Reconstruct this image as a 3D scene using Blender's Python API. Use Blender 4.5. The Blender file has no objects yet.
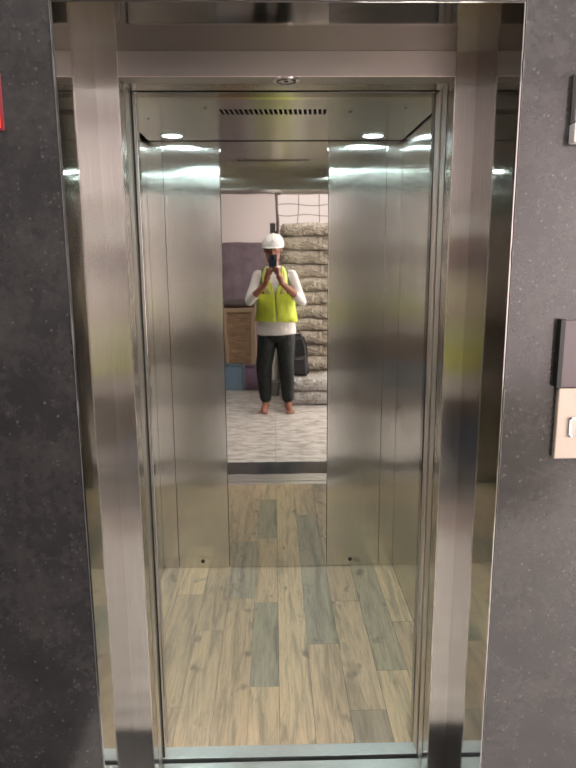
import bpy, bmesh, math, random
from mathutils import Vector, Matrix, noise
random.seed(7)
C = bpy.context.scene.collection
SC = bpy.context.scene
PI = math.pi

# ------------------------------------------------------------------ camera
CAMZ = 1.5
f_px, pitch, yaw, roll = 645.3, 0.1940, 0.0211, -0.0063
fw = Vector((math.sin(yaw)*math.cos(pitch), math.cos(yaw)*math.cos(pitch), -math.sin(pitch)))
rt = Vector((math.cos(yaw), -math.sin(yaw), 0)); up = rt.cross(fw)
r2 = rt*math.cos(roll)+up*math.sin(roll); u2 = -rt*math.sin(roll)+up*math.cos(roll)
cam = bpy.data.cameras.new('camera'); camo = bpy.data.objects.new('camera', cam); C.objects.link(camo)
M = Matrix((r2, u2, -fw)).transposed().to_4x4(); M.translation = Vector((0, 0, CAMZ))
camo.matrix_world = M
cam.sensor_fit = 'VERTICAL'; cam.sensor_height = 24; cam.lens = f_px*24/768
cam.clip_start = 0.004; cam.clip_end = 60
SC.camera = camo

# ------------------------------------------------------------------ world, exposure
w = bpy.data.worlds.new('world'); SC.world = w; w.use_nodes = True
w.node_tree.nodes['Background'].inputs[0].default_value = (1.0, .93, .91, 1)
w.node_tree.nodes['Background'].inputs[1].default_value = 1.5
SC.view_settings.view_transform = 'Standard'; SC.view_settings.look = 'None'
SC.view_settings.gamma = 1; SC.view_settings.exposure = 0; SC.view_settings.use_curve_mapping = False
SC.cycles.use_denoising = True
SC.cycles.max_bounces = 14; SC.cycles.glossy_bounces = 12; SC.cycles.diffuse_bounces = 5
SC.cycles.sample_clamp_indirect = 25
SC.cycles.blur_glossy = 0.3
SC.cycles.caustics_reflective = True
LAMP_CAR = 175.0      # radiance of the car's downlights
LAMP_LOBBY = 17.0     # radiance of the added lobby ceiling panels

def area(name, loc, rot, sx, sy, power, col):
    l = bpy.data.lights.new(name, 'AREA'); l.shape = 'RECTANGLE'; l.size = sx; l.size_y = sy
    l.energy = power; l.color = col
    o = bpy.data.objects.new(name, l); C.objects.link(o); o.location = loc; o.rotation_euler = rot
    return o
# daylight entering through the open side of the lobby (right)
area('daylight', (2.93, -.75, 1.55), (0, math.radians(90), 0), 1.9, 2.6, 190, (1, .93, .90))

# ------------------------------------------------------------------ materials
def mat(name, col, rough=.5, metal=0., spec=.5, emis=None, es=0.):
    m = bpy.data.materials.new(name); m.use_nodes = True
    b = m.node_tree.nodes['Principled BSDF']
    b.inputs['Base Color'].default_value = (*col, 1); b.inputs['Roughness'].default_value = rough
    b.inputs['Metallic'].default_value = metal; b.inputs['Specular IOR Level'].default_value = spec
    if emis: b.inputs['Emission Color'].default_value = (*emis, 1); b.inputs['Emission Strength'].default_value = es
    return m
def N(m, t, **kw):
    n = m.node_tree.nodes.new(t)
    for k, v in kw.items(): setattr(n, k, v)
    return n
def L(m, a, b): m.node_tree.links.new(a, b)
def B(m): return m.node_tree.nodes['Principled BSDF']
def coords(m, scale=(1, 1, 1)):
    g = N(m, 'ShaderNodeNewGeometry'); mp = N(m, 'ShaderNodeMapping')
    mp.inputs['Scale'].default_value = scale; L(m, g.outputs['Position'], mp.inputs[0]); return mp.outputs[0]
def objcoords(m, scale=(1, 1, 1)):
    g = N(m, 'ShaderNodeTexCoord'); mp = N(m, 'ShaderNodeMapping')
    mp.inputs['Scale'].default_value = scale; L(m, g.outputs['Object'], mp.inputs[0]); return mp.outputs[0]
def noise_n(m, vec, scale, detail=3, rough=.5, dist=0.):
    n = N(m, 'ShaderNodeTexNoise'); n.inputs['Scale'].default_value = scale; n.inputs['Detail'].default_value = detail
    n.inputs['Roughness'].default_value = rough; n.inputs['Distortion'].default_value = dist
    L(m, vec, n.inputs['Vector']); return n.outputs['Fac']
def ramp(m, fac, stops, interp='LINEAR'):
    r = N(m, 'ShaderNodeValToRGB'); r.color_ramp.interpolation = interp
    while len(r.color_ramp.elements) < len(stops): r.color_ramp.elements.new(.5)
    for e, (p, c) in zip(r.color_ramp.elements, stops):
        e.position = p; e.color = (*c, 1) if len(c) == 3 else c
    L(m, fac, r.inputs[0]); return r.outputs[0]
def bump(m, h, strength, dist, normal=None):
    b = N(m, 'ShaderNodeBump'); b.inputs['Strength'].default_value = strength; b.inputs['Distance'].default_value = dist
    L(m, h, b.inputs['Height'])
    if normal: L(m, normal, b.inputs['Normal'])
    return b.outputs[0]
def mixc(m, fac, a, b, mode='MIX'):
    n = N(m, 'ShaderNodeMix', data_type='RGBA', blend_type=mode)
    if isinstance(fac, float): n.inputs[0].default_value = fac
    else: L(m, fac, n.inputs[0])
    for s, v in ((6, a), (7, b)):
        if isinstance(v, tuple): n.inputs[s].default_value = (*v, 1)
        else: L(m, v, n.inputs[s])
    return n.outputs[2]

def hairline(name, col, rough, aniso, wave=.004, streak=.06):
    """vertical hairline steel: highlights spread sideways"""
    m = mat(name, col, rough, 1.); b = B(m)
    b.inputs['Anisotropic'].default_value = aniso
    g = N(m, 'ShaderNodeNewGeometry')
    cr = N(m, 'ShaderNodeVectorMath', operation='CROSS_PRODUCT'); L(m, g.outputs['True Normal'], cr.inputs[0]); cr.inputs[1].default_value = (0, 0, 1)
    ad = N(m, 'ShaderNodeVectorMath', operation='ADD'); L(m, cr.outputs[0], ad.inputs[0]); ad.inputs[1].default_value = (1e-3, 0, 0)
    L(m, ad.outputs[0], b.inputs['Tangent'])
    v = coords(m, (1, 1, .02)); n = noise_n(m, v, 260, 2)
    c = ramp(m, n, [(.3, tuple(x*(1-streak) for x in col)), (.7, tuple(min(1, x*(1+streak)) for x in col))])
    L(m, c, b.inputs['Base Color'])
    v2 = coords(m, (1.0, 1.0, 1.6)); h = noise_n(m, v2, 3.2, 1)
    L(m, bump(m, h, 1., wave), b.inputs['Normal'])
    return m
STEEL_WALL = hairline('hairline_wall_steel', (.71, .70, .66), .16, .99, .0025)
STEEL_JAMB = hairline('hairline_jamb_steel', (.62, .595, .56), .18, .97, .0015)
STEEL_RET = hairline('return_panel_steel', (.42, .41, .40), .14, .9, .002)
STEEL_LINT = mat('satin_lintel_steel', (.44, .41, .38), .34, 1.)
STEEL_EDGE = mat('bright_steel_edge', (.80, .74, .70), .28, 1.)
STEEL_POL = mat('polished_steel', (.52, .505, .49), .06, 1.)
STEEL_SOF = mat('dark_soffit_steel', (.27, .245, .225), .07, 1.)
STEEL_SATIN = mat('satin_edge_steel', (.72, .68, .64), .34, 1.)
h_ = noise_n(STEEL_POL, coords(STEEL_POL), 5., 1); L(STEEL_POL, bump(STEEL_POL, h_, 1., .0012), B(STEEL_POL).inputs['Normal'])
MIRROR = mat('mirror_steel', (.655, .63, .585), .02, 1.)
def _mir():
    m = MIRROR; v = coords(m, (1.0, 1., 1.0)); h = noise_n(m, v, 5.5, 1)
    L(m, bump(m, h, 1., .00035), B(m).inputs['Normal'])
_mir()
CEIL = mat('satin_ceiling_steel', (.56, .585, .55), .22, 1.)
DARK = mat('dark_gap', (.012, .012, .012), .8)
ALU = mat('sill_aluminium', (.62, .62, .62), .32, 1.)
L(ALU, ramp(ALU, noise_n(ALU, coords(ALU, (3, 60, 1)), 12, 3), [(.3, (.72, .72, .72)), (.7, (.86, .86, .86))]), B(ALU).inputs['Base Color'])
GAP_SHADE = mat('gap_shade_black', (.015, .015, .015), .6)

def granite(name, c1, c2, spk, rough=.14, scale=1.):
    m = mat(name, c1, rough); b = B(m); v = coords(m)
    n = noise_n(m, v, 60*scale, 5, .7); base = ramp(m, n, [(.3, c1), (.72, c2)])
    n0 = noise_n(m, v, 7*scale, 3, .6); base = mixc(m, .5, base, ramp(m, n0, [(.3, tuple(x*.75 for x in c1)), (.7, tuple(x*1.1 for x in c2))]))
    vo = N(m, 'ShaderNodeTexVoronoi'); vo.inputs['Scale'].default_value = 120*scale; L(m, v, vo.inputs['Vector'])
    cell = N(m, 'ShaderNodeSeparateColor'); L(m, vo.outputs['Color'], cell.inputs[0])
    a = ramp(m, vo.outputs['Distance'], [(.0, (1,)*3), (.22, (1,)*3), (.42, (0,)*3)])
    s = ramp(m, cell.outputs[0], [(.0, (0,)*3), (.84, (0,)*3), (1., (1,)*3)])
    f = N(m, 'ShaderNodeMath', operation='MULTIPLY'); L(m, a, f.inputs[0]); L(m, s, f.inputs[1])
    f2 = N(m, 'ShaderNodeMath', operation='MULTIPLY'); L(m, f.outputs[0], f2.inputs[0]); f2.inputs[1].default_value = .55
    L(m, mixc(m, f2.outputs[0], base, spk), b.inputs['Base Color'])
    L(m, ramp(m, n, [(.2, (rough*.7,)*3), (.8, (rough*1.6,)*3)]), b.inputs['Roughness'])
    return m
GRAN = granite('polished_dark_granite', (.016, .016, .0175), (.050, .0455, .045), (.12, .115, .11), .15)
B(GRAN).inputs['Specular IOR Level'].default_value = .8; B(GRAN).inputs['Coat Weight'].default_value = .5; B(GRAN).inputs['Coat Roughness'].default_value = .09
GRAN_T = granite('threshold_granite', (.030, .032, .036), (.07, .07, .075), (.3, .3, .3))
GRAN_P = granite('purple_dado_granite', (.15, .115, .14), (.24, .185, .22), (.35, .32, .34), .2)

# ------------------------------------------------------------------ mesh helpers
def box(bm, x0, x1, y0, y1, z0, z1, bev=0., seg=2):
    if x0 > x1: x0, x1 = x1, x0
    if y0 > y1: y0, y1 = y1, y0
    r = bmesh.ops.create_cube(bm, size=1, matrix=Matrix.Translation(((x0+x1)/2, (y0+y1)/2, (z0+z1)/2)) @ Matrix.Diagonal((x1-x0, y1-y0, z1-z0, 1)))
    if bev:
        es = list({e for v in r['verts'] for e in v.link_edges})
        bmesh.ops.bevel(bm, geom=es, offset=bev, segments=seg, affect='EDGES', profile=.5)
def cyl(bm, p0, p1, r0, r1=None, seg=24):
    r1 = r0 if r1 is None else r1
    p0 = Vector(p0); p1 = Vector(p1); d = p1-p0
    q = d.to_track_quat('Z', 'Y').to_matrix().to_4x4(); q.translation = (p0+p1)/2
    bmesh.ops.create_cone(bm, cap_ends=True, segments=seg, radius1=r0, radius2=r1, depth=d.length, matrix=q)
def sph(bm, c, r, s=(1, 1, 1), seg=20, rot=None):
    m = Matrix.Translation(c)
    if rot: m = m @ rot
    bmesh.ops.create_uvsphere(bm, u_segments=seg, v_segments=seg//2+2, radius=r, matrix=m @ Matrix.Diagonal((*s, 1)))
def torus(bm, c, R, r, axis='Y', seg=28, sg=8, arc=2*PI):
    ring = []
    for i in range(seg):
        a = arc*i/seg; row = []
        for j in range(sg):
            b = 2*PI*j/sg; rr = R+r*math.cos(b); p = (rr*math.cos(a), rr*math.sin(a), r*math.sin(b))
            p = {'Z': p, 'Y': (p[0], p[2], p[1]), 'X': (p[2], p[0], p[1])}[axis]
            row.append(bm.verts.new(Vector(c)+Vector(p)))
        ring.append(row)
    n = seg if arc > 6.28 else seg-1
    for i in range(n):
        for j in range(sg):
            bm.faces.new((ring[i][j], ring[(i+1) % seg][j], ring[(i+1) % seg][(j+1) % sg], ring[i][(j+1) % sg]))
def tube(bm, pts, r, seg=10, flat=None):
    """round tube through points, radius constant or per point"""
    pts = [Vector(p) for p in pts]; rs = r if isinstance(r, (list, tuple)) else [r]*len(pts)
    rings = []; side = None
    for i, p in enumerate(pts):
        d = (pts[min(i+1, len(pts)-1)]-pts[max(i-1, 0)]).normalized()
        if side is None:
            side = d.cross(Vector((0, 0, 1)))
            if side.length < .1: side = d.cross(Vector((0, 1, 0)))
        side = (side-d*side.dot(d)).normalized(); u = side.cross(d)
        k = flat or 1
        rings.append([bm.verts.new(p+side*math.cos(2*PI*j/seg)*rs[i]+u*math.sin(2*PI*j/seg)*rs[i]*k) for j in range(seg)])
    for a, b in zip(rings, rings[1:]):
        for j in range(seg): bm.faces.new((a[j], a[(j+1) % seg], b[(j+1) % seg], b[j]))
    bm.faces.new(rings[0][::-1]); bm.faces.new(rings[-1])
def limb(bm, pts, rs, seg=16):
    """tapered limb: chain of blended round segments (closed solids, later fused)"""
    pts = [Vector(p) for p in pts]
    for i in range(len(pts)-1):
        a, b = pts[i], pts[i+1]
        cyl(bm, a, b, rs[i], rs[i+1], seg)
    for p, r in zip(pts, rs): sph(bm, p, r, seg=seg)
def loft(bm, secs, seg=28):
    """secs: (cx, cy, z, rx, ry)"""
    rings = []
    for cx, cy, z, rx, ry in secs:
        rings.append([bm.verts.new((cx+rx*math.cos(2*PI*j/seg), cy+ry*math.sin(2*PI*j/seg), z)) for j in range(seg)])
    for a, b in zip(rings, rings[1:]):
        for j in range(seg): bm.faces.new((a[j], a[(j+1) % seg], b[(j+1) % seg], b[j]))
    bm.faces.new(rings[0][::-1]); bm.faces.new(rings[-1])
def obj(name, bm, m, parent=None, smooth=False):
    me = bpy.data.meshes.new(name)
    bmesh.ops.recalc_face_normals(bm, faces=bm.faces[:])
    if parent is not None:
        off = parent_world(parent); bmesh.ops.translate(bm, vec=-off, verts=bm.verts[:])
    bm.to_mesh(me); bm.free()
    for mm in (m if isinstance(m, (list, tuple)) else [m]): me.materials.append(mm)
    if smooth:
        for p in me.polygons: p.use_smooth = True
    o = bpy.data.objects.new(name, me); C.objects.link(o)
    if parent is not None: o.parent = parent
    return o
def parent_world(p):
    v = Vector((0, 0, 0))
    while p is not None: v += p.location; p = p.parent
    return v
def smooth_by_angle(o, deg=35):
    for p in o.data.polygons: p.use_smooth = True
    o.data.set_sharp_from_angle(angle=math.radians(deg)); return o
def thing(name, label, cat, loc=(0, 0, 0), group=None):
    o = bpy.data.objects.new(name, None); C.objects.link(o); o.location = loc; o.empty_display_size = .1
    return tag(o, label, cat, group)
def tag(o, label, cat, group=None, kind=None):
    o['label'] = label; o['category'] = cat
    if group: o['group'] = group
    if kind: o['kind'] = kind
    return o
def struct(name, bm, m):
    o = obj(name, bm, m); o['kind'] = 'structure'; return o
def rebase(o, base):
    """move a mesh object's origin to base"""
    b = Vector(base)
    for v in o.data.vertices: v.co -= b
    o.location = b; return o
def bm_(): return bmesh.new()
def fuse(name, bm, m, parent, voxel, smooth_it=4, fn=None):
    """fuse overlapping solids into one continuous skin"""
    me = bpy.data.meshes.new('tmp'); bmesh.ops.recalc_face_normals(bm, faces=bm.faces[:]); bm.to_mesh(me); bm.free()
    t = bpy.data.objects.new('tmp', me); C.objects.link(t)
    r = t.modifiers.new('r', 'REMESH'); r.mode = 'VOXEL'; r.voxel_size = voxel
    s = t.modifiers.new('s', 'SMOOTH'); s.iterations = smooth_it; s.factor = .5
    dg = bpy.context.evaluated_depsgraph_get(); dg.update()
    me2 = bpy.data.meshes.new_from_object(t.evaluated_get(dg))
    bpy.data.objects.remove(t); bpy.data.meshes.remove(me)
    me2.name = name; off = parent_world(parent) if parent else Vector()
    me2.materials.clear()
    ms = m if isinstance(m, (list, tuple)) else [m]
    for mm in ms: me2.materials.append(mm)
    for p in me2.polygons:
        p.use_smooth = True
        if fn: p.material_index = fn(p.center)
    for v in me2.vertices: v.co -= off
    o = bpy.data.objects.new(name, me2); C.objects.link(o)
    if parent: o.parent = parent
    return o

# ------------------------------------------------------------------ measurements
D0, D1 = 1.288, 1.569                # front of granite, face of jambs
XL, XR = -.397, .467                 # reveal sides
JL, JR = -.346, .419                 # door opening
ES, EH = 1.956, 1.902                # reveal soffit, door head
DM = 2.953                           # mirror plane
ML, MR = -.2299, .2462
CL, CR, CC = -.551, .572, 1.996      # car walls, ceiling

# ================================================================== STRUCTURE
bm = bm_()
G0 = XL-.004; G1 = XR+.004
box(bm, -3, G0, D0, D1+.02, 0, 2.75); box(bm, G1, 3, D0, D1+.02, 0, 2.75); box(bm, G0, G1, D0, D1+.02, ES+.004, 2.75)
struct('wall_front', bm, GRAN)

# lobby floor: light glossy tiles with grey wavy rows
TILE = mat('grey_wave_tile', (.6, .56, .53), .22)
def _tile():
    m = TILE; v = coords(m)
    wv = N(m, 'ShaderNodeTexWave', wave_type='BANDS', bands_direction='Y', wave_profile='SIN')
    wv.inputs['Scale'].default_value = 2.6; wv.inputs['Distortion'].default_value = 11; wv.inputs['Detail'].default_value = 3
    wv.inputs['Detail Scale'].default_value = 1.6; L(m, v, wv.inputs['Vector'])
    c = ramp(m, wv.outputs['Fac'], [(.1, (.42, .385, .355)), (.45, (.60, .56, .53)), (.8, (.72, .68, .65))])
    n = noise_n(m, coords(m, (1, 2.4, 1)), 7, 5, .65)
    c = mixc(m, .68, c, ramp(m, n, [(.38, (.40, .365, .33)), (.56, (.80, .76, .73))]))
    br = N(m, 'ShaderNodeTexBrick'); br.offset = 0; br.inputs['Scale'].default_value = 1
    br.inputs['Brick Width'].default_value = 1.7; br.inputs['Row Height'].default_value = .6; br.inputs['Mortar Size'].default_value = .003
    L(m, coords(m, (1, .5, 1)), br.inputs['Vector']); br.inputs['Color1'].default_value = (0,)*3+(1,); br.inputs['Color2'].default_value = (0,)*3+(1,); br.inputs['Mortar'].default_value = (1,)*3+(1,)
    L(m, mixc(m, br.outputs['Color'], c, (.45, .42, .40)), B(m).inputs['Base Color'])
_tile()
bm = bm_(); box(bm, -.62, 3, -2.6, D0, -.1, 0); struct('floor', bm, TILE)
bm = bm_(); box(bm, -3, -.62, -2.6, D0, -.1, 0); struct('floor_left', bm, GRAN_T)
bm = bm_(); box(bm, XL, XR, D0, D1, -.1, .0); struct('trim_1', bm, GRAN_T)     # dark threshold slab in the reveal

PINK = mat('pinkish_plaster', (.74, .66, .66), .8)
bm = bm_()
WX0, WX1, WZ0, WZ1 = .035, 1.75, 1.55, 2.66
box(bm, -1.05, WX0, -2.6, -2.45, 1.69, 2.75); box(bm, .9, WX1, -2.6, -2.45, .5, WZ0); box(bm, WX1, 3, -2.6, -2.45, .50, 2.75); box(bm, WX0, WX1, -2.6, -2.45, WZ1, 2.75)
struct('wall_back', bm, PINK)
bm = bm_(); box(bm, -1.05, WX0, -2.6, -2.43, 0, 1.69); box(bm, WX0, .9, -2.6, -2.43, 0, WZ0); box(bm, .9, 1.75, -2.6, -2.43, 0, .5); box(bm, 1.75, 3, -2.6, -2.43, 0, .50); box(bm, -3, -1.05, -2.6, -2.43, 0, .80)
struct('trim_2', bm, GRAN_P)                                                   # granite dado of the rear wall; left end added to darken steel reflections
DARKWALL = mat('grey_plaster', (.20, .19, .19), .8)
bm = bm_(); box(bm, -3, -1.05, -2.6, -2.45, .80, 2.75); struct('wall_rear_left', bm, mat('reflection_grey_plaster', (.34, .33, .33), .8))  # greyed in colour so the left granite reflects a darker wall
bm = bm_(); box(bm, -3.15, -3, -2.6, D0, 0, 2.75); struct('wall_left', bm, DARKWALL)
bm = bm_(); box(bm, 3, 3.15, -2.6, -2.1, 0, 2.75); box(bm, 3, 3.15, .6, D0, 0, 2.75); box(bm, 3, 3.15, -2.1, .6, 2.55, 2.75); box(bm, 3, 3.15, -2.1, .6, 0, .55)
struct('wall_right', bm, PINK)
LC = mat('lobby_ceiling_paint', (.34, .32, .31), .85)
bm = bm_(); box(bm, -3.15, 3.15, -2.6, D1+.02, 2.75, 2.85); struct('ceiling', bm, LC)
# window in the rear wall: frame, bars, panes
FRAME = mat('brown_window_metal', (.16, .11, .10), .5, .3)
GLASS = mat('frosted_daylight_glass', (.93, .86, .85), .4); B(GLASS).inputs['Transmission Weight'].default_value = .9
def window():
    root = bpy.data.objects.new('window_1', None); C.objects.link(root); root.location = (WX0, -2.5, WZ0); root['kind'] = 'structure'
    bm = bm_(); t = .03
    box(bm, WX0, WX1, -2.55, -2.47, WZ0, WZ0+t, .003); box(bm, WX0, WX1, -2.55, -2.47, WZ1-t, WZ1, .003)
    box(bm, WX0, WX0+t, -2.55, -2.47, WZ0+t, WZ1-t, .003); box(bm, WX1-t, WX1, -2.55, -2.47, WZ0+t, WZ1-t, .003)
    obj('window_frame', bm, FRAME, root)
    bm = bm_(); box(bm, WX0+t, WX1-t, -2.53, -2.525, WZ0+t, WZ1-t); obj('pane', bm, GLASS, root)
    bm = bm_()
    for k in range(8):
        z = WZ0+.1+k*.125; tube(bm, [(WX0+t+(WX1-WX0-2*t)*i/24, -2.50+.006*math.sin(i), z+.012*math.sin(i*.7+k*1.7)) for i in range(25)], .0045, 6)
    for k in range(6): x = WX0+.28+k*.27; tube(bm, [(x, -2.50, WZ0+t), (x+.006, -2.50, WZ1-t)], .0045, 6)
    obj('window_grille', bm, FRAME, root)
window()

# lift shaft around the car
SH = mat('shaft_concrete', (.05, .05, .05), .9)
bm = bm_()
y0, y1 = D1+.02, 3.25
box(bm, -1., -.9, y0, y1, -.4, 2.75); box(bm, .92, 1.02, y0, y1, -.4, 2.75); box(bm, -1., 1.02, y1, y1+.1, -.4, 2.75)
box(bm, -1., 1.02, y0, y1+.1, 2.75, 2.85); box(bm, -1., 1.02, y0-.3, y1+.1, -.5, -.4)
struct('wall_shaft', bm, SH)

# ================================================================== DOOR SURROUND
surround = thing('elevator_door_surround', 'stainless steel lift door surround set into the dark granite wall', 'door frame', ((XL+XR)/2, D0, 0))
def part(name, boxes, m, par, bev=0., smooth=False):
    bm = bm_()
    for b in boxes: box(bm, *b, bev)
    return obj(name, bm, m, par)
part('side_reveal', [(XL-.003, XL, D0+.0005, D1, 0, ES+.003)], STEEL_POL, surround)
part('side_reveal', [(XR, XR+.003, D0+.0005, D1, 0, ES+.003)], STEEL_POL, surround)
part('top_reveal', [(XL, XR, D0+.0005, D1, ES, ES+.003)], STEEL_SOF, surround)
# thin bright edge with a ragged filler line against the stone
bm = bm_()
def ragged(p0, p1, n=90):
    pts = []; rs = []
    for i in range(n+1):
        p = Vector(p0).lerp(Vector(p1), i/n); q = noise.noise(p*17)
        pts.append(p); rs.append(.0007+.0008*abs(noise.noise(p*31+Vector((3, 1, 2))))+(.0012 if q > .28 else 0))
    tube(bm, pts, rs, 6)
ragged((XL-.004, D0-.001, 0), (XL-.004, D0-.001, ES+.004)); ragged((XR+.004, D0-.001, 0), (XR+.004, D0-.001, ES+.004)); ragged((XL-.004, D0-.001, ES+.004), (XR+.004, D0-.001, ES+.004))
FILL = mat('pale_edge_filler', (.09, .09, .088), .5)
obj('edge_filler', bm, FILL, surround)
part('jamb', [(XL, JL-.0006, D1, D1+.06, 0, ES)], STEEL_JAMB, surround)
part('jamb', [(JR+.0006, XR, D1, D1+.06, 0, ES)], STEEL_JAMB, surround)
part('lintel', [(JL, JR, D1, D1+.06, EH, ES)], STEEL_LINT, surround, .0005)
for xa, xb in ((JL-.0012, JL+.0006), (JR-.0006, JR+.0012)):
    part('edge_glint_strip', [(xa, xb, D1-.001, D1+.001, 0, EH)], STEEL_EDGE, surround)  # lighter steel strip added to draw the glint along the edge
part('edge_glint_strip', [(JL, JR, D1-.001, D1+.001, EH-.0012, EH+.0008)], STEEL_EDGE, surround)
# round lock plate under the lintel
bm = bm_(); cyl(bm, (.034, D1+.030, EH-.003), (.034, D1+.030, EH+.001), .031, .031, 40)
lp = obj('lock_plate', bm, STEEL_EDGE, surround)
bm = bm_(); torus(bm, (.034, D1+.030, EH-.0035), .021, .0022, 'Z', 40, 8); obj('lock_ring', bm, mat('grey_ring', (.2, .19, .18), .3, 1.), lp)
bm = bm_(); cyl(bm, (.034, D1+.030, EH-.0045), (.034, D1+.030, EH-.002), .0065, .0065, 3); obj('keyhole', bm, DARK, lp)

# ------------------------------------------------ landing door panels, slid open; only their leading edges show
for side, nm in ((-1, 'left'), (1, 'right')):
    x_in = JL-.004 if side < 0 else JR+.004
    d = thing('landing_door', 'outer %s lift door leaf slid open into its pocket, bright edge showing' % nm, 'door', (x_in+side*.2, 1.665, 0))
    bm = bm_(); box(bm, x_in, x_in+side*.40, 1.642, 1.698, .006, EH+.03, .0018); obj('door_leaf', bm, STEEL_SATIN, d)
    bm = bm_(); box(bm, x_in-side*.0024, x_in+side*.0006, 1.6405, 1.6435, .006, EH); obj('edge_glint_strip', bm, STEEL_EDGE, d)  # lighter strip standing in for the leaf edge's glint
    d = thing('car_door', 'inner %s lift door leaf slid open beside the car entrance' % nm, 'door', (x_in+side*.2, 1.735, 0))
    x_in2 = JL-.003 if side < 0 else JR+.003
    bm = bm_(); box(bm, x_in2, x_in2+side*.20, (1.722 if side < 0 else 1.709), 1.760, .006, EH+.03, .0016); obj('door_leaf', bm, STEEL_SATIN, d)
    if side > 0:
        bm = bm_(); box(bm, x_in2-side*.0024, x_in2+side*.0006, 1.7075, 1.7115, .006, EH); obj('edge_glint_strip', bm, STEEL_EDGE, d)
    if side < 0:
        bm = bm_(); box(bm, x_in2-.002, x_in2+.0026, 1.7185, 1.7215, .006, EH+.02); obj('gap_shade_strip', bm, GAP_SHADE, d)  # black strip put in as the shade of the left running gap

part('head_cover', [(JL-.003, JR+.003, 1.6305, 1.699, EH+.001, EH+.03)], STEEL_JAMB, surround, .0014)
# sills
s = thing('landing_sill', 'aluminium landing sill with running grooves in front of the gap', 'door sill', (.03, 1.63, 0))
bm = bm_()
for a, b in ((1.569, 1.602), (1.611, 1.645), (1.654, 1.700)): box(bm, XL, XR, a, b, -.03, .001, .0008)
obj('sill_track', bm, ALU, s)
part('groove_floor', [(XL, XR, 1.569, 1.70, -.04, -.03)], DARK, s)
# ================================================================== LIFT CAR
car = thing('elevator_car', 'lit stainless steel lift car with tall mirror strip and wood plank floor', 'elevator', (0.01, 2.35, 0))
bm = bm_()
for a, b in ((1.717, 1.766),): box(bm, CL, CR, a, b, -.03, .002, .0008)
so = obj('sill', bm, ALU, car)
part('head_track', [(JL-.002, JR+.002, 1.717, 1.768, EH+.001, EH+.03)], STEEL_RET, car, .001)
# wood floor: planks
cols = [-.563, -.451, -.333, -.218, -.100, .005, .120, .242, .366, .480, .584]
brk = [[2.3], [2.70, 1.95], [2.41], [2.66], [2.048, 2.62], [], [2.30], [1.917, 2.62], [2.128], [2.45, 2.0]]
tones = {  # column -> tones from the front to the back
    0: ['l', 'm'], 1: ['m', 'm', 'y'], 2: ['l', 'm'], 3: ['l', 'b'], 4: ['y', 'g', 'l'], 5: ['y'], 6: ['l', 'g'],
    7: ['g2', 'l', 'm'], 8: ['y', 'g3'], 9: ['l', 'm', 'y']}
TON = {'l': (.56, .415, .28), 'm': (.49, .365, .25), 'y': (.62, .465, .305), 'g': (.37, .32, .24), 'b': (.43, .36, .28), 'g2': (.39, .31, .225), 'g3': (.43, .35, .25)}
me = bpy.data.meshes.new('floor_planks'); vs = []; fs = []; fc = []; fo = []
for i in range(10):
    x0, x1 = cols[i], cols[i+1]; ys = [1.766]+sorted(brk[i])+[DM+.02]
    x0 = max(x0, CL); x1 = min(x1, CR)
    for k in range(len(ys)-1):
        g = .0006; n = len(vs); a, b = ys[k]+g, ys[k+1]-g
        vs += [(x0+g, a, 0), (x1-g, a, 0), (x1-g, b, 0), (x0+g, b, 0), (x0+g, a, -.008), (x1-g, a, -.008), (x1-g, b, -.008), (x0+g, b, -.008)]
        q = [(0, 1, 2, 3), (4, 7, 6, 5), (0, 4, 5, 1), (1, 5, 6, 2), (2, 6, 7, 3), (3, 7, 4, 0)]
        fs += [tuple(n+j for j in t) for t in q]; tn = TON[tones[i][k]]; r = random.random()
        fc += [tn]*6; fo += [r]*6
off = car.location
me.from_pydata([(x-off.x, y-off.y, z-off.z) for x, y, z in vs], [], fs)
ca = me.color_attributes.new('plank', 'FLOAT_COLOR', 'CORNER'); co_ = me.color_attributes.new('seed', 'FLOAT_COLOR', 'CORNER')
for p in me.polygons:
    for li in p.loop_indices:
        ca.data[li].color = (*fc[p.index], 1); r = fo[p.index]; co_.data[li].color = (r, r, r, 1)
WOOD = mat('oak_laminate', (.5, .4, .3), .34)
def _wood():
    m = WOOD; a = N(m, 'ShaderNodeAttribute', attribute_name='plank'); sd = N(m, 'ShaderNodeAttribute', attribute_name='seed')
    mul = N(m, 'ShaderNodeVectorMath', operation='SCALE'); L(m, sd.outputs['Color'], mul.inputs[0]); mul.inputs['Scale'].default_value = 37
    def vec(sc):
        v = coords(m, sc); ad = N(m, 'ShaderNodeVectorMath', operation='ADD'); L(m, v, ad.inputs[0]); L(m, mul.outputs[0], ad.inputs[1]); return ad.outputs[0]
    g = noise_n(m, vec((60, 5, 1)), 1.6, 6, .65, .8)
    c = mixc(m, 1., a.outputs['Color'], ramp(m, g, [(.25, (.74, .73, .72)), (.5, (1, 1, 1)), (.75, (1.12, 1.12, 1.1))]), 'MULTIPLY')
    fl = noise_n(m, vec((20, 1.9, 1)), 1.1, 5, .65, .7)
    c = mixc(m, 1., c, ramp(m, fl, [(.34, (.60, .61, .62)), (.52, (1, 1, 1)), (.7, (1.12, 1.08, 1.02))]), 'MULTIPLY')
    fg = noise_n(m, vec((190, 6, 1)), 1.3, 3, .6)
    c = mixc(m, 1., c, ramp(m, fg, [(.3, (.86, .85, .84)), (.6, (1.04, 1.04, 1.04))]), 'MULTIPLY')
    kn = noise_n(m, vec((17, 9, 1)), .8, 2, .5)
    c = mixc(m, ramp(m, kn, [(.64, (0,)*3), (.74, (.85,)*3)]), c, (.19, .15, .115))
    L(m, c, B(m).inputs['Base Color']); L(m, bump(m, g, .15, .0006), B(m).inputs['Normal'])
_wood(); me.materials.append(WOOD)
fp = bpy.data.objects.new('floor_planks', me); C.objects.link(fp); fp.parent = car
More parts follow.
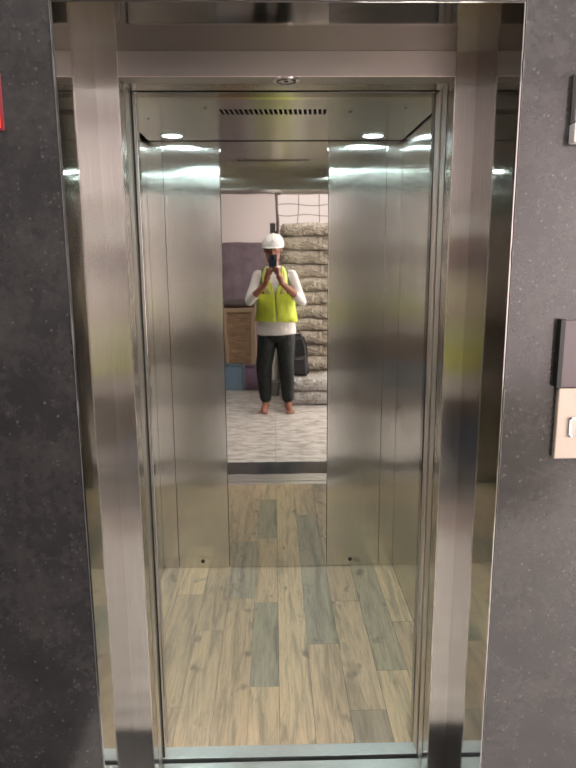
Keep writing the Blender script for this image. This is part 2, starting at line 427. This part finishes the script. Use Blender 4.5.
part('floor_pan', [(CL-.02, CR+.02, 1.766, DM+.06, -.04, -.0085)], DARK, car)
part('car_shell', [(CL-.05, CL-.035, 1.80, DM+.08, -.04, 2.12), (CR+.035, CR+.05, 1.80, DM+.08, -.04, 2.12), (CL-.05, CR+.05, DM+.065, DM+.08, -.04, 2.12), (CL-.05, CR+.05, 1.76, DM+.08, 2.12, 2.135)], mat('shell_paint', (.03, .035, .04), .6), car)
# rear wall panels
WT = CC+.012
def wallp(nm, x0, x1, m=STEEL_WALL): return part(nm, [(x0, x1, DM, DM+.02, .002, WT)], m, car, .0008)
wallp('corner_panel', CL, -.4785); wallp('wall_panel', -.4765, ML-.0015)
mp = wallp('mirror_panel', ML+.0005, MR-.0005, MIRROR); mp['label'] = 'tall mirror strip in the middle of the rear wall'
wallp('wall_panel', MR+.0015, .5015); wallp('corner_panel', .5035, CR)
for x in (-.361, .363):
    bm = bm_(); cyl(bm, (x, DM-.0015, .036), (x, DM, .036), .0095, .0095, 20); o = obj('screw_cap', bm, mat('dark_cap', (.07, .065, .06), .45, .6), car)
# side walls, two panels each, and door-side returns
for x0, x1 in ((CL-.02, CL), (CR, CR+.02)):
    part('wall_panel', [(x0, x1, 1.8015, 2.3735, .002, WT)], STEEL_WALL, car, .0018)
    part('wall_panel', [(x0, x1, 2.3765, DM, .002, WT)], STEEL_WALL, car, .0018)
part('front_return', [(CL-.02, JL-.002, 1.770, 1.80, .002, WT)], STEEL_RET, car, .0018)
part('front_return', [(JR+.002, CR+.02, 1.770, 1.80, .002, WT)], STEEL_RET, car, .0018)
part('transom', [(JL-.002, JR+.002, 1.770, 1.80, EH+.002, WT)], STEEL_WALL, car, .0018)
# ceiling with a slotted vent
bm = bm_(); cx0, cx1, cy0, cy1 = CL+.020, CR-.008, 1.80, DM-.016
vx0, vx1, vy0, vy1 = -.185, .190, 2.345, 2.425
zc, zt = CC, CC+.0025
box(bm, cx0, vx0, cy0, cy1, zc, zt); box(bm, vx1, cx1, cy0, cy1, zc, zt); box(bm, vx0, vx1, cy0, vy0, zc, zt); box(bm, vx0, vx1, vy1, cy1, zc, zt)
nb = 22; pw = (vx1-vx0)/nb
for k in range(nb+1):
    xa = vx0+k*pw-.0035; sh = .006
    v = [bm.verts.new(p) for p in [(xa, vy0, zc), (xa+.007, vy0, zc), (xa+.007+sh, vy1, zc), (xa+sh, vy1, zc), (xa, vy0, zt), (xa+.007, vy0, zt), (xa+.007+sh, vy1, zt), (xa+sh, vy1, zt)]]
    for t in ((0, 3, 2, 1), (4, 5, 6, 7), (0, 1, 5, 4), (1, 2, 6, 5), (2, 3, 7, 6), (3, 0, 4, 7)): bm.faces.new([v[j] for j in t])
cp = obj('ceiling_panel', bm, CEIL, car)
part('vent_duct', [(vx0-.01, vx1+.02, vy0-.01, vy1+.01, zt+.012, zt+.06)], DARK, cp)
for x, y in ((-.225, 2.323), (.273, 2.388), (.455, 2.328), (-.45, 2.50)):
    bm = bm_(); cyl(bm, (x, y, CC-.0015), (x, y, CC), .006, .006, 16); obj('ceiling_screw', bm, mat('screw_steel', (.25, .24, .22), .4, 1.), cp)

# downlights
EM = mat('cool_led', (1, 1, 1), .5, emis=(.74, .96, .99), es=LAMP_CAR)
BEZ = mat('white_bezel', (.8, .82, .82), .4)
for x, y, w_ in ((-.411, 2.812, 'rear left'), (.419, 2.822, 'rear right'), (-.395, 1.945, 'front left'), (.40, 1.945, 'front right')):
    t = thing('downlight', 'round cool white downlight in the %s corner of the lift ceiling' % w_, 'ceiling light', (x, y, CC))
    bm = bm_(); torus(bm, (x, y, CC-.002), .041, .004, 'Z', 36, 8); smooth_by_angle(obj('bezel', bm, BEZ, t))
    bm = bm_(); cyl(bm, (x, y, CC-.0025), (x, y, CC-.0005), .037, .037, 36); obj('lens', bm, EM, t)

# ================================================================== WALL FITTINGS ON THE GRANITE
# call panel on the right
cpn = thing('call_panel', 'pale steel lift call panel with dark display, on the right granite wall', 'control panel', (.63, D0, 1.1))
DG = mat('dark_display_glass', (.13, .105, .11), .12)
part('display', [(.580, .685, D0-.010, D0, 1.236, 1.372)], DG, cpn, .001)
part('display_frame', [(.571, .582, D0-.017, D0, 1.236, 1.375)], mat('black_frame', (.012, .012, .012), .35), cpn, .001)
part('display_digit', [(.615, .640, D0-.0112, D0-.0102, 1.300, 1.305), (.637, .641, D0-.0112, D0-.0102, 1.270, 1.305), (.615, .640, D0-.0112, D0-.0102, 1.268, 1.272)], mat('red_led', (.3, .02, .03), .5, emis=(1, .12, .16), es=1.0), cpn)
CREAM = mat('cream_faceplate', (.46, .38, .32), .45, .2)
fpn = part('faceplate', [(.5785, .685, D0-.014, D0, 1.085, 1.234)], CREAM, cpn, .0025)
bt = part('call_button', [(.606, .640, D0-.0175, D0-.014, 1.135, 1.172)], mat('button_steel', (.55, .47, .42), .3, .4), fpn, .0015)
WHT = mat('white_mark', (.9, .88, .86), .5)
part('button_ring', [(.604, .608, D0-.0185, D0-.0172, 1.133, 1.174), (.604, .642, D0-.0185, D0-.0172, 1.170, 1.174), (.604, .612, D0-.0185, D0-.0172, 1.133, 1.137), (.619, .623, D0-.0185, D0-.0172, 1.137, 1.163)], WHT, fpn)
bm = bm_()
v = [bm.verts.new(p) for p in ((.610, D0-.0145, 1.222), (.630, D0-.0145, 1.222), (.620, D0-.0145, 1.208), (.610, D0-.0135, 1.222), (.630, D0-.0135, 1.222), (.620, D0-.0135, 1.208))]
for t in ((0, 1, 2), (5, 4, 3), (0, 3, 4, 1), (1, 4, 5, 2), (2, 5, 3, 0)): bm.faces.new([v[j] for j in t])
obj('arrow_mark', bm, mat('grey_mark', (.42, .37, .33), .5), fpn)
# fitting cut by the right edge of the photo
fx = thing('wall_socket_box', 'small grey wall box with white lower half, high on the right granite wall', 'wall box', (.61, D0, 1.78))
part('box_body', [(.566, .66, D0-.022, D0, 1.745, 1.835)], mat('grey_box', (.26, .24, .23), .5), fx, .003)
part('box_cover', [(.5655, .66, D0-.026, D0, 1.708, 1.744)], mat('white_cover', (.78, .75, .72), .4), fx, .003)
# red sign cut by the left edge
rs = thing('red_wall_sign', 'red wall sign with dark upper part at left edge of granite wall', 'sign', (-.56, D0, 1.79))
part('sign_board', [(-.64, -.499, D0-.006, D0, 1.735, 1.835)], mat('dark_red_board', (.16, .012, .02), .4), rs, .001)
part('sign_face', [(-.637, -.504, D0-.0075, D0-.006, 1.740, 1.788)], mat('red_sign_face', (.85, .07, .035), .4), rs)

# ================================================================== LOBBY
PANEL_EM = mat('lobby_light', (1, 1, 1), .5, emis=(1, .96, .92), es=LAMP_LOBBY)
for x, y, w_ in ((.75, .30, 'right'), (-.95, .30, 'left'), (.75, -1.2, 'rear')):  # unseen ceiling panels added to light the lobby and the person's front
    t = thing('added_lobby_light', 'added unseen square white lobby ceiling light, the %s one' % w_, 'ceiling light', (x, y, 2.75))
    part('light_frame', [(x-.32, x+.32, y-.32, y-.3, 2.72, 2.75), (x-.32, x+.32, y+.3, y+.32, 2.72, 2.75), (x-.32, x-.3, y-.3, y+.3, 2.72, 2.75), (x+.3, x+.32, y-.3, y+.3, 2.72, 2.75)], BEZ, t)
    part('diffuser', [(x-.3, x+.3, y-.3, y+.3, 2.728, 2.75)], PANEL_EM, t)

# sacks
SACK = []
for i, (c1, c2) in enumerate((((.60, .53, .45), (.33, .28, .225)), ((.64, .57, .48), (.38, .32, .26)), ((.80, .77, .74), (.52, .48, .45)))):
    m = mat('sack_cloth_%d' % i, c1, .38); v = objcoords(m, (1, 1, 1.5))
    n = noise_n(m, v, 9, 5, .62, 1.4); L(m, ramp(m, n, [(.40, c2), (.52, c1)]), B(m).inputs['Base Color'])
    n2 = noise_n(m, v, 16, 3, .6, 1.); L(m, bump(m, n2, 1., .06), B(m).inputs['Normal']); SACK.append(m)
def sack_mesh(seed, lx, ly, lz, m):
    bm = bm_(); nx, ny = 34, 18; top = []; bot = []
    off = Vector((seed*7.3, seed*3.1, 0))
    def h(u, v):
        e = (1-abs(u)**8)*(1-abs(v)**7); return lz*.5*(max(e, 0)**.13)
    for s, arr in ((1, top), (-1, bot)):
        for i in range(nx+1):
            row = []
            for j in range(ny+1):
                u = i/nx*2-1; v = j/ny*2-1
                p = Vector((u*lx/2*(1-.05*abs(v)**3), v*ly/2*(1-.06*abs(u)**3), 0))
                wr = noise.noise(Vector((p.x*7, p.y*5, s*2))+off)*.010+abs(noise.noise(Vector((p.x*22, p.y*9, s*4))+off))*-.012
                z = s*h(u, v)+wr*(s if h(u, v) > .01 else 0)
                if abs(z) > lz/2: z = math.copysign(lz/2, z)
                p.z = z; p.x += .006*noise.noise(p*9+off); p.y += .012*noise.noise(p*9-off)
                if s < 0 and (i in (0, nx) or j in (0, ny)): row.append(top[i][j])
                else: row.append(bm.verts.new(p))
            arr.append(row)
    for i in range(nx):
        for j in range(ny):
            bm.faces.new((top[i][j], top[i+1][j], top[i+1][j+1], top[i][j+1]))
            bm.faces.new((bot[i][j], bot[i][j+1], bot[i+1][j+1], bot[i+1][j]))
    return bm
ORD = ['bottom', 'second', 'third', 'fourth', 'fifth', 'sixth', 'seventh', 'eighth', 'ninth', 'tenth', 'eleventh', 'twelfth', 'topmost']
protos = []
for k in range(3):
    o = obj('cement_sack', sack_mesh(k+1, .80, .40, .142, None), SACK[k % 2], None, True); protos.append(o)
used = [False]*3
LZ = .1428
for ci, cname in ((0, 'column behind the backpack'), (1, 'column farthest from the pole')):
    for k in range(13 if ci == 0 else 5):
        q = (k*2+ci) % 3
        if not used[q]: o = protos[q]; used[q] = True
        else: o = protos[q].copy(); C.objects.link(o)
        o.location = (.462+ci*.83+random.uniform(-.014, .010), -1.22+random.uniform(-.02, .03), .0715+k*LZ)
        o.rotation_euler = (0, 0, (PI if (k//3) % 2 else 0)+random.uniform(-.02, .02))
        tag(o, 'stuffed beige sack, %s from the floor in the %s' % ('topmost' if ci and k == 4 else ORD[k], cname), 'sack', 'stuffed sacks stacked against the rear wall')
wp = obj('white_sack', sack_mesh(5, .80, .42, .142, None), SACK[2], None, True)
for k in range(2):
    o = wp if k == 0 else wp.copy()
    if k: C.objects.link(o)
    o.location = (.52+.02*k, -.76, .0715+k*LZ)
    tag(o, 'whitish plastic sack %s' % ('lying on the floor in front of the pile' if k == 0 else 'directly under the black backpack'), 'sack', 'white sacks in front of the pile')

# pole, dark box
POLE = mat('brown_pole_paint', (.10, .07, .065), .5)
bm = bm_(); cyl(bm, (.045, -1.5, 0), (.045, -1.5, 2.75), .016, .016, 16); cyl(bm, (.045, -1.5, 0), (.045, -1.5, .012), .05, .05, 24); cyl(bm, (.045, -1.5, 2.74), (.045, -1.5, 2.75), .05, .05, 24)
tag(rebase(obj('pole', bm, POLE), (.045, -1.5, 0)), 'thin dark brown pole from floor to ceiling beside the sacks', 'pole')
pb = thing('junction_box', 'small dark box fixed to the pole just above the helmet', 'box', (-.01, -1.46, 1.75))
part('box_body', [(-.037, .02, -1.50, -1.45, 1.70, 1.88)], mat('dark_plastic', (.05, .04, .04), .5), pb, .004)
part('clamp', [(.02, .0292, -1.51, -1.49, 1.76, 1.80)], POLE, pb)

# wooden crate on a blue bin
WOODB = mat('rough_plywood', (.34, .21, .13), .75)
n_ = noise_n(WOODB, objcoords(WOODB, (3, 3, 14)), 3, 5, .6, .8); L(WOODB, ramp(WOODB, n_, [(.3, (.22, .13, .075)), (.7, (.44, .29, .19))]), B(WOODB).inputs['Base Color'])
BAT = mat('pale_batten_wood', (.46, .33, .24), .7)
cr = thing('wooden_crate', 'rough brown plywood crate standing on the blue storage bin', 'crate', (-.62, -1.55, .32))
part('crate_body', [(-1.02, -.215, -1.76, -1.32, .325, .945)], WOODB, cr, .004)
part('batten', [(-.26, -.21, -1.319, -1.30, .325, .945)], BAT, cr, .002); part('batten', [(-.56, -.52, -1.319, -1.30, .325, .945)], BAT, cr, .002); part('batten', [(-1.02, -.97, -1.319, -1.30, .325, .945)], BAT, cr, .002)
part('batten', [(-.97, -.56, -1.319, -1.30, .90, .945)], BAT, cr, .002); part('batten', [(-.52, -.26, -1.319, -1.30, .90, .945)], BAT, cr, .002)
tb = obj('folded_tarp', sack_mesh(9, .82, .42, .075, None), mat('dark_tarp', (.10, .075, .075), .6), None, True); tb.location = (-.62, -1.54, .984)
tag(tb, 'dark folded tarp lying on top of the wooden crate', 'tarp')
bb = thing('storage_bin', 'blue plastic storage bin under the wooden crate', 'bin', (-.68, -1.52, 0))
BLU = mat('blue_plastic', (.23, .34, .47), .45)
bm = bm_(); box(bm, -1.03, -.36, -1.74, -1.34, 0, .29, .02); obj('bin_body', bm, BLU, bb); part('bin_lid', [(-1.04, -.35, -1.75, -1.33, .291, .3245)], BLU, bb, .008)
pu = obj('purple_cloth_bundle', sack_mesh(12, .20, .34, .27, None), mat('purple_cloth', (.22, .14, .22), .8), None, True); pu.location = (-.245, -1.5, .135)
tag(pu, 'purple cloth bundle on the floor right of the blue bin', 'bundle')
# white pipe and grey pail by the pole
bm = bm_(); tube(bm, [(.0, -1.28, .002), (.0, -1.30, .95)], .034, 18); bmesh.ops.recalc_face_normals(bm, faces=bm.faces[:])
tag(rebase(smooth_by_angle(obj('plastic_pipe', bm, mat('white_pvc', (.8, .78, .76), .4))), (-.005, -1.30, .0)), 'upright white plastic pipe seen between the legs of the person', 'pipe')
pl = thing('pail', 'small grey pail on the floor beside the white pipe', 'pail', (.0, -1.1, 0))
bm = bm_(); cyl(bm, (.0, -1.1, 0), (.0, -1.1, .15), .045, .058, 28); smooth_by_angle(obj('pail_body', bm, mat('grey_plastic', (.24, .24, .24), .5), pl))
bm = bm_(); torus(bm, (.0, -1.1, .15), .058, .004, 'Z', 28, 6); obj('rim', bm, mat('grey_plastic_rim', (.3, .3, .3), .5), pl, True)

# backpack
BK = mat('black_nylon', (.022, .022, .028), .6)
bp = thing('backpack', 'black backpack standing on the white sacks beside the right leg', 'backpack', (.255, -.76, .286))
bm = bm_(); bmesh.ops.create_cube(bm, size=1, matrix=Matrix.Translation((.255, -.76, .485)) @ Matrix.Diagonal((.21, .16, .42, 1)))
bmesh.ops.subdivide_edges(bm, edges=bm.edges[:], cuts=5, use_grid_fill=True)
for v in bm.verts:
    z = (v.co.z-.275)/.42; k = 1-.35*max(0, z-.45)**1.3*2; v.co.x = .255+(v.co.x-.255)*k+.02*z*-1; v.co.y = -.76+(v.co.y+.76)*k; v.co += Vector((noise.noise(v.co*11), noise.noise(v.co*11+Vector((5, 0, 0))), 0))*.012
bmesh.ops.bevel(bm, geom=[e for e in bm.edges if e.calc_face_angle(0) > 1], offset=.025, segments=3, affect='EDGES')
obj('bag_body', bm, BK, bp, True)
bm = bm_(); box(bm, .175, .335, -.688, -.655, .30, .48, .012, 3); po = obj('front_pocket', bm, mat('dark_grey_nylon', (.04, .035, .045), .55), bp)
bm = bm_(); tube(bm, [(.19, -.655, .455), (.25, -.652, .462), (.32, -.655, .455)], .003, 6); obj('zip', bm, STEEL_POL, po)
bm = bm_(); tube(bm, [(.225, -.78, .675), (.222, -.78, .71), (.24, -.78, .725), (.26, -.78, .71), (.262, -.78, .672)], .006, 8); obj('carry_handle', bm, BK, bp)
bm = bm_(); tube(bm, [(.165, -.69, .60), (.150, -.66, .48), (.152, -.64, .35), (.16, -.62, .29)], .010, 8, .3); obj('shoulder_strap', bm, BK, bp); bp.location.z += .018

# parked scooter, seen only as a faint reflection in the left granite
sc_ = thing('motor_scooter', 'dark parked scooter at the rear left of the lobby', 'scooter', (-2.0, -1.6, 0))
SB = mat('dark_scooter_paint', (.015, .017, .02), .25); TY = mat('tyre_rubber', (.02, .02, .02), .8)
for y in (-1.05, -2.1):
    bm = bm_(); torus(bm, (-2.0, y, .24), .185, .052, 'X', 36, 12); wl = obj('wheel', bm, TY, sc_, True)
    bm = bm_(); cyl(bm, (-2.03, y, .24), (-1.97, y, .24), .12, .12, 24); obj('hub', bm, mat('hub_grey', (.2, .2, .2), .4, 1.), wl)
bm = bm_()
loft(bm, [(-2, -1.86, .30, .14, .36), (-2, -1.86, .50, .17, .40), (-2, -1.84, .66, .15, .38), (-2, -1.82, .74, .10, .33)])
box(bm, -2.15, -1.85, -1.62, -1.22, .26, .33, .03, 3)
loft(bm, [(-2, -1.26, .28, .18, .05), (-2, -1.24, .55, .20, .06), (-2, -1.24, .82, .15, .06), (-2, -1.24, .93, .12, .07)])
cyl(bm, (-2, -1.25, .9), (-2, -1.07, .26), .028, .028, 12)
smooth_by_angle(fuse('scooter_body', bm, SB, sc_, .012, 3), 50)
bm = bm_(); loft(bm, [(-2, -1.78, .74, .11, .34), (-2, -1.78, .78, .12, .35), (-2, -1.78, .81, .10, .32)]); obj('seat', bm, BK, sc_, True)
bm = bm_(); tube(bm, [(-2.34, -1.32, 1.0), (-2.15, -1.28, 1.01), (-2, -1.26, .98), (-1.85, -1.28, 1.01), (-1.66, -1.32, 1.0)], .016, 10); obj('handlebar', bm, TY, sc_, True)
bm = bm_(); cyl(bm, (-2, -1.2, .95), (-2, -1.13, .95), .09, .075, 28); obj('headlight', bm, mat('headlight_glass', (.35, .36, .36), .1), sc_, True)
for s_ in (-1, 1):
    bm = bm_(); tube(bm, [(-2+s_*.22, -1.29, 1.01), (-2+s_*.26, -1.27, 1.10)], .006, 8); sph(bm, (-2+s_*.27, -1.27, 1.15), .06, (1, .3, .8)); obj('mirror', bm, SB, sc_, True)

# ================================================================== PERSON (stands behind the camera, seen in the mirror)
SKIN = mat('brown_skin', (.33, .135, .085), .5); B(SKIN).inputs['Subsurface Weight'].default_value = .05
LIPS = mat('lips', (.30, .10, .08), .45); EYEW = mat('eye_white', (.75, .72, .70), .25); IRIS = mat('iris', (.02, .012, .01), .15); NAIL = mat('nails', (.55, .30, .24), .35); BROW = mat('black_hair', (.012, .010, .010), .7)
P = thing('person', 'person in white hard hat and lime safety vest photographing with a phone', 'person', (.02, -.38, 0))
hd = Vector((-.004, -.285, 1.565))
bm = bm_()
# torso, neck
loft(bm, [(.02, -.38, .74, .10, .08), (.02, -.38, .80, .155, .105), (.02, -.375, .90, .155, .11), (.02, -.37, 1.02, .142, .10), (.018, -.365, 1.15, .155, .105), (.015, -.365, 1.27, .168, .105), (.012, -.365, 1.34, .150, .09), (.01, -.36, 1.385, .10, .07), (.01, -.355, 1.40, .06, .055)])
limb(bm, [(.008, -.35, 1.36), (.0, -.315, 1.46)], [.058, .055])
# head
sph(bm, hd+Vector((0, -.01, .03)), .094, (.84, 1.04, 1.0), 28)
sph(bm, hd+Vector((0, .03, -.045)), .068, (1.0, .95, 1.12), 24)
sph(bm, hd+Vector((0, .058, -.105)), .026, (1.25, .9, .8), 18)
limb(bm, [hd+Vector((0, .088, .02)), hd+Vector((0, .108, -.028))], [.009, .0155])
for s in (-1, 1):
    sph(bm, hd+Vector((s*.013, .098, -.034)), .009)
    sph(bm, hd+Vector((s*.031, .074, .012)), .0175)                      # eye
    sph(bm, hd+Vector((s*.033, .080, .034)), .013, (1.7, .6, .5))        # brow ridge
    sph(bm, hd+Vector((s*.045, .055, -.030)), .022, (1, .8, 1))          # cheek
    sph(bm, hd+Vector((s*.080, -.005, -.005)), .027, (.35, .7, 1.15))    # ear
sph(bm, hd+Vector((0, .084, -.066)), .017, (1.5, .7, .45)); sph(bm, hd+Vector((0, .082, -.079)), .016, (1.3, .7, .5))
# legs and feet
hips = [(-.065, -.38, .80), (.105, -.38, .80)]; knees = [(-.100, -.35, .47), (.118, -.345, .47)]; ank = [(-.090, -.38, .085), (.128, -.385, .085)]
for h, k, a, tx in zip(hips, knees, ank, (-.02, .02)):
    limb(bm, [h, ((h[0]+k[0])/2, (h[1]+k[1])/2+.01, (h[2]+k[2])/2), k, (k[0]*.6+a[0]*.4, -.385, .33), a], [.085, .072, .053, .052, .036])
    sph(bm, (a[0], a[1]-.03, .036), .036, (1, 1.1, .95))
    limb(bm, [(a[0], a[1], .06), (a[0]+tx*.6, a[1]+.09, .037), (a[0]+tx, a[1]+.15, .026)], [.036, .034, .028])
    for t in range(5):
        o5 = (t-2)*.0165; big = (t == 0 and tx > 0) or (t == 4 and tx < 0)
        ln = .185-.010*abs(t-(1 if tx > 0 else 3))
        limb(bm, [(a[0]+tx+o5, a[1]+.15, .020), (a[0]+tx*1.1+o5*1.12, a[1]+ln+.008, .013)], [.012, .012 if big else .0092], 10)
# arms: shoulder, elbow, wrist
ph_c = Vector((0, 0, CAMZ))-fw*.016-up*.056
arms = []
for s in (-1, 1):
    sh_ = Vector((.012+s*.160, -.365, 1.325)); el = Vector((.014+s*.250, -.255, 1.095)); wr_ = Vector((.004+s*.072, -.105, 1.268))
    arms.append((sh_, el, wr_))
    limb(bm, [sh_, sh_.lerp(el, .5), el, el.lerp(wr_, .35), wr_], [.052, .044, .037, .038, .025])
    # palm beside and under the phone
    pk = Vector((.002+s*.055, -.058, 1.350))
    limb(bm, [wr_, wr_.lerp(pk, .55), pk], [.024, .029, .025])
    sph(bm, wr_.lerp(pk, .7)+Vector((s*-.012, .004, -.004)), .026, (.9, .7, 1.1))
    # four fingers curl across the back of the phone (camera side), thumb on the screen side
    for i in range(4):
        z0 = 1.332+i*.0195; l = (.80, .95, 1., .90)[i]
        yb = -.030+(z0-1.38)*.19                   # phone's back plane leans with the phone
        k0 = Vector((.002+s*.060, -.046+(z0-1.35)*.2, z0)); k1 = Vector((.002+s*.050, yb+.016, z0+.010)); k2 = Vector((.002+s*(.050-.026*l), yb+.014, z0+.016+.004*s)); k3 = Vector((.002+s*(.050-.042*l), yb+.0125, z0+.019+.004*s))
        limb(bm, [k0, k1, k2, k3], [.0125, .0100, .0090, .0078], 10)
    t0 = wr_.lerp(pk, .45)+Vector((s*-.016, .0, .0)); limb(bm, [t0, Vector((s*.042, -.075, 1.352)), Vector((s*.032, -.068, 1.384)), Vector((s*.022, -.056, 1.402))], [.018, .0135, .0112, .0095], 10)
def skin_fn(c):
    d = c-hd
    for s in (-1, 1):
        e = hd+Vector((s*.031, .0895, .012))
        q = c-e
        if abs(q.z) < .0062 and abs(q.x) < .013 and q.y > -.008: return 3 if abs(q.x) < .0055 else 2
        if abs(d.z-.033) < .005 and .014 < s*d.x < .052 and d.y > .055: return 4
    if d.y > .078 and abs(d.z+.073) < .009 and abs(d.x) < .024: return 1
    if d.y > .02 and -.13 < d.z < -.084 and abs(d.x) < .06: return 4 if d.z < -.09 else 0
    return 0
body = fuse('body', bm, [SKIN, LIPS, EYEW, IRIS, BROW], P, .0042, 3, skin_fn)
# hair below the helmet
bm = bm_(); sph(bm, hd+Vector((0, -.022, .035)), .0985, (.88, 1.0, .95), 26)
bmesh.ops.bisect_plane(bm, geom=bm.verts[:]+bm.edges[:]+bm.faces[:], plane_co=hd+Vector((0, .02, .0)), plane_no=Vector((0, 1, -.75)), clear_outer=True)
obj('hair', bm, BROW, P, True)
# shirt
SHIRT = mat('white_cotton', (.80, .77, .75), .8)
L(SHIRT, bump(SHIRT, noise_n(SHIRT, coords(SHIRT), 14, 3, .6, 1.), .5, .02), B(SHIRT).inputs['Normal'])
bm = bm_()
loft(bm, [(.022, -.375, .765, .192, .128), (.022, -.375, .80, .190, .130), (.022, -.372, .92, .172, .124), (.02, -.367, 1.05, .162, .116), (.018, -.365, 1.16, .170, .118), (.015, -.365, 1.27, .180, .118), (.012, -.365, 1.335, .170, .103), (.011, -.36, 1.385, .115, .082), (.01, -.352, 1.412, .072, .068)])
torus(bm, (.008, -.343, 1.412), .064, .013, 'Z', 28, 8)
for s_, e_, w_ in arms:
    q1 = e_.lerp(w_, .30)
    limb(bm, [s_, s_.lerp(e_, .5), e_+Vector((0, -.004, -.004)), q1], [.058, .052, .045, .043])
fuse('shirt', bm, SHIRT, P, .007, 3)
# vest: open front shell
VEST = mat('lime_vest_fabric', (.66, .77, .07), .65); VDK = mat('dark_green_edging', (.075, .13, .05), .7); VYE = mat('yellow_reflective_tape', (.72, .74, .30), .4)
L(VEST, bump(VEST, noise_n(VEST, coords(VEST), 9, 3, .6, 1.), .6, .03), B(VEST).inputs['Normal'])
secs = [(.022, -.372, .880, .208, .146), (.022, -.370, .95, .196, .142), (.02, -.367, 1.05, .184, .134), (.018, -.365, 1.16, .184, .134), (.015, -.365, 1.25, .176, .131), (.013, -.365, 1.31, .158, .121), (.012, -.362, 1.355, .138, .108), (.011, -.360, 1.392, .112, .092), (.01, -.355, 1.415, .092, .080)]
gap = [.05, .03, .02, .03, .20, .38, .55, .70, .82]     # half angle of the front opening
def shell(cond=None, grow=0.):
    bm = bm_(); n = 64; rows = []
    for (cx, cy, z, rx, ry), g in zip(secs, gap):
        rows.append([bm.verts.new((cx+(rx+grow)*math.sin(t), cy+(ry+grow)*math.cos(t), z+.012*math.cos(t)*(1 if z < .9 else 0))) for t in [g+(2*PI-2*g)*j/n for j in range(n+1)]])
    for i in range(len(rows)-1):
        for j in range(n):
            if cond is None or cond(i, j, n): bm.faces.new((rows[i][j], rows[i][j+1], rows[i+1][j+1], rows[i+1][j]))
    if cond:
        bmesh.ops.delete(bm, geom=[v for v in bm.verts if not v.link_faces], context='VERTS')
    return bm
ve = obj('safety_vest', shell(), VEST, P, True); md = ve.modifiers.new('t', 'SOLIDIFY'); md.thickness = .004; md.offset = 1
def strip(nm, m, cond, g=.004):
    o = obj(nm, shell(cond, g), m, ve, True); k = o.modifiers.new('t', 'SOLIDIFY'); k.thickness = .002; k.offset = 1; return o
strip('side_edging', VDK, lambda i, j, n: i >= 3 and j in (6, 7, 8, 9, 10))
strip('side_edging', VDK, lambda i, j, n: i >= 3 and j in (53, 54, 55, 56, 57))
strip('side_edging', VDK, lambda i, j, n: i < 4 and j in (14, 15, 16, 17))
strip('side_edging', VDK, lambda i, j, n: i < 4 and j in (46, 47, 48, 49))
strip('shoulder_tape', VYE, lambda i, j, n: i >= 3 and j in (2, 3, 4))
strip('shoulder_tape', VYE, lambda i, j, n: i >= 3 and j in (59, 60, 61))
strip('front_edging', VDK, lambda i, j, n: i < 4 and j == 0)
strip('front_edging', VDK, lambda i, j, n: i < 4 and j == 63)
# trousers
TR = mat('dark_green_trousers', (.011, .016, .016), .75)
L(TR, bump(TR, noise_n(TR, coords(TR), 12, 3, .6, 1.), .6, .03), B(TR).inputs['Normal'])
bm = bm_()
loft(bm, [(.022, -.38, .70, .12, .10), (.022, -.38, .74, .175, .118), (.022, -.378, .80, .183, .122), (.022, -.376, .86, .172, .118)])
for h, k, a in zip(hips, knees, ank):
    limb(bm, [(h[0], h[1], .76), ((h[0]+k[0])/2, (h[1]+k[1])/2+.008, (h[2]+k[2])/2), k, (k[0]*.6+a[0]*.4, -.378, .30), (a[0], a[1], .135)], [.100, .092, .080, .073, .060])
fuse('trousers', bm, TR, P, .007, 3)
# hard hat
HAT = mat('white_hard_hat', (.88, .87, .86), .3)
bm = bm_(); hc = hd+Vector((0, -.008, .048))
sph(bm, hc, .112, (.90, 1.08, 1.0), 32)
bmesh.ops.bisect_plane(bm, geom=bm.verts[:]+bm.edges[:]+bm.faces[:], plane_co=hc-Vector((0, 0, .012)), plane_no=Vector((0, 0, -1)), clear_outer=True)
hat = obj('hard_hat', bm, HAT, P, True); k = hat.modifiers.new('t', 'SOLIDIFY'); k.thickness = .004; k.offset = 1
bm = bm_(); n = 40; a0 = []; a1 = []
for i in range(n):
    t = 2*PI*i/n; x, y = math.cos(t), math.sin(t); pk_ = .012+.034*max(0, y)**2
    a0.append(bm.verts.new(hc+Vector((x*.100, y*.120, -.012)))); a1.append(bm.verts.new(hc+Vector((x*(.100+pk_*.6), y*(.120+pk_), -.012-.016*max(0, y)-.003))))
for i in range(n): bm.faces.new((a0[i], a0[(i+1) % n], a1[(i+1) % n], a1[i]))
br_ = obj('brim', bm, HAT, hat, True); k = br_.modifiers.new('t', 'SOLIDIFY'); k.thickness = .004
bm = bm_(); tube(bm, [hc+Vector((0, .121*math.cos(t), .0+.112*math.sin(t))) for t in [PI*i/14 for i in range(1, 14)]], .009, 8); obj('crest', bm, HAT, hat, True)

# phone in the hands; the picture is taken through its lens
phm = thing('smartphone', 'dark blue smartphone held upright by the person', 'phone', tuple(ph_c))
R = Matrix((rt, fw, up)).transposed().to_4x4()
def pbox(nm, m, par, *b, bev=.0):
    bm = bm_(); box(bm, *b, bev, 3); bmesh.ops.transform(bm, matrix=Matrix.Translation(ph_c) @ R, verts=bm.verts[:]); return obj(nm, bm, m, par)
PH = mat('dark_blue_phone', (.035, .06, .10), .2)
pbox('phone_body', PH, phm, -.038, .038, -.004, .004, -.079, .079, bev=.003)
pbox('screen', mat('phone_screen', (.02, .02, .02), .1, emis=(.5, .5, .5), es=.4), phm, -.035, .035, -.0052, -.0042, -.075, .075)
cb = pbox('camera_bump', mat('black_bump', (.01, .01, .012), .1), phm, -.012, .012, .004, .0062, .030, .072, bev=.001)
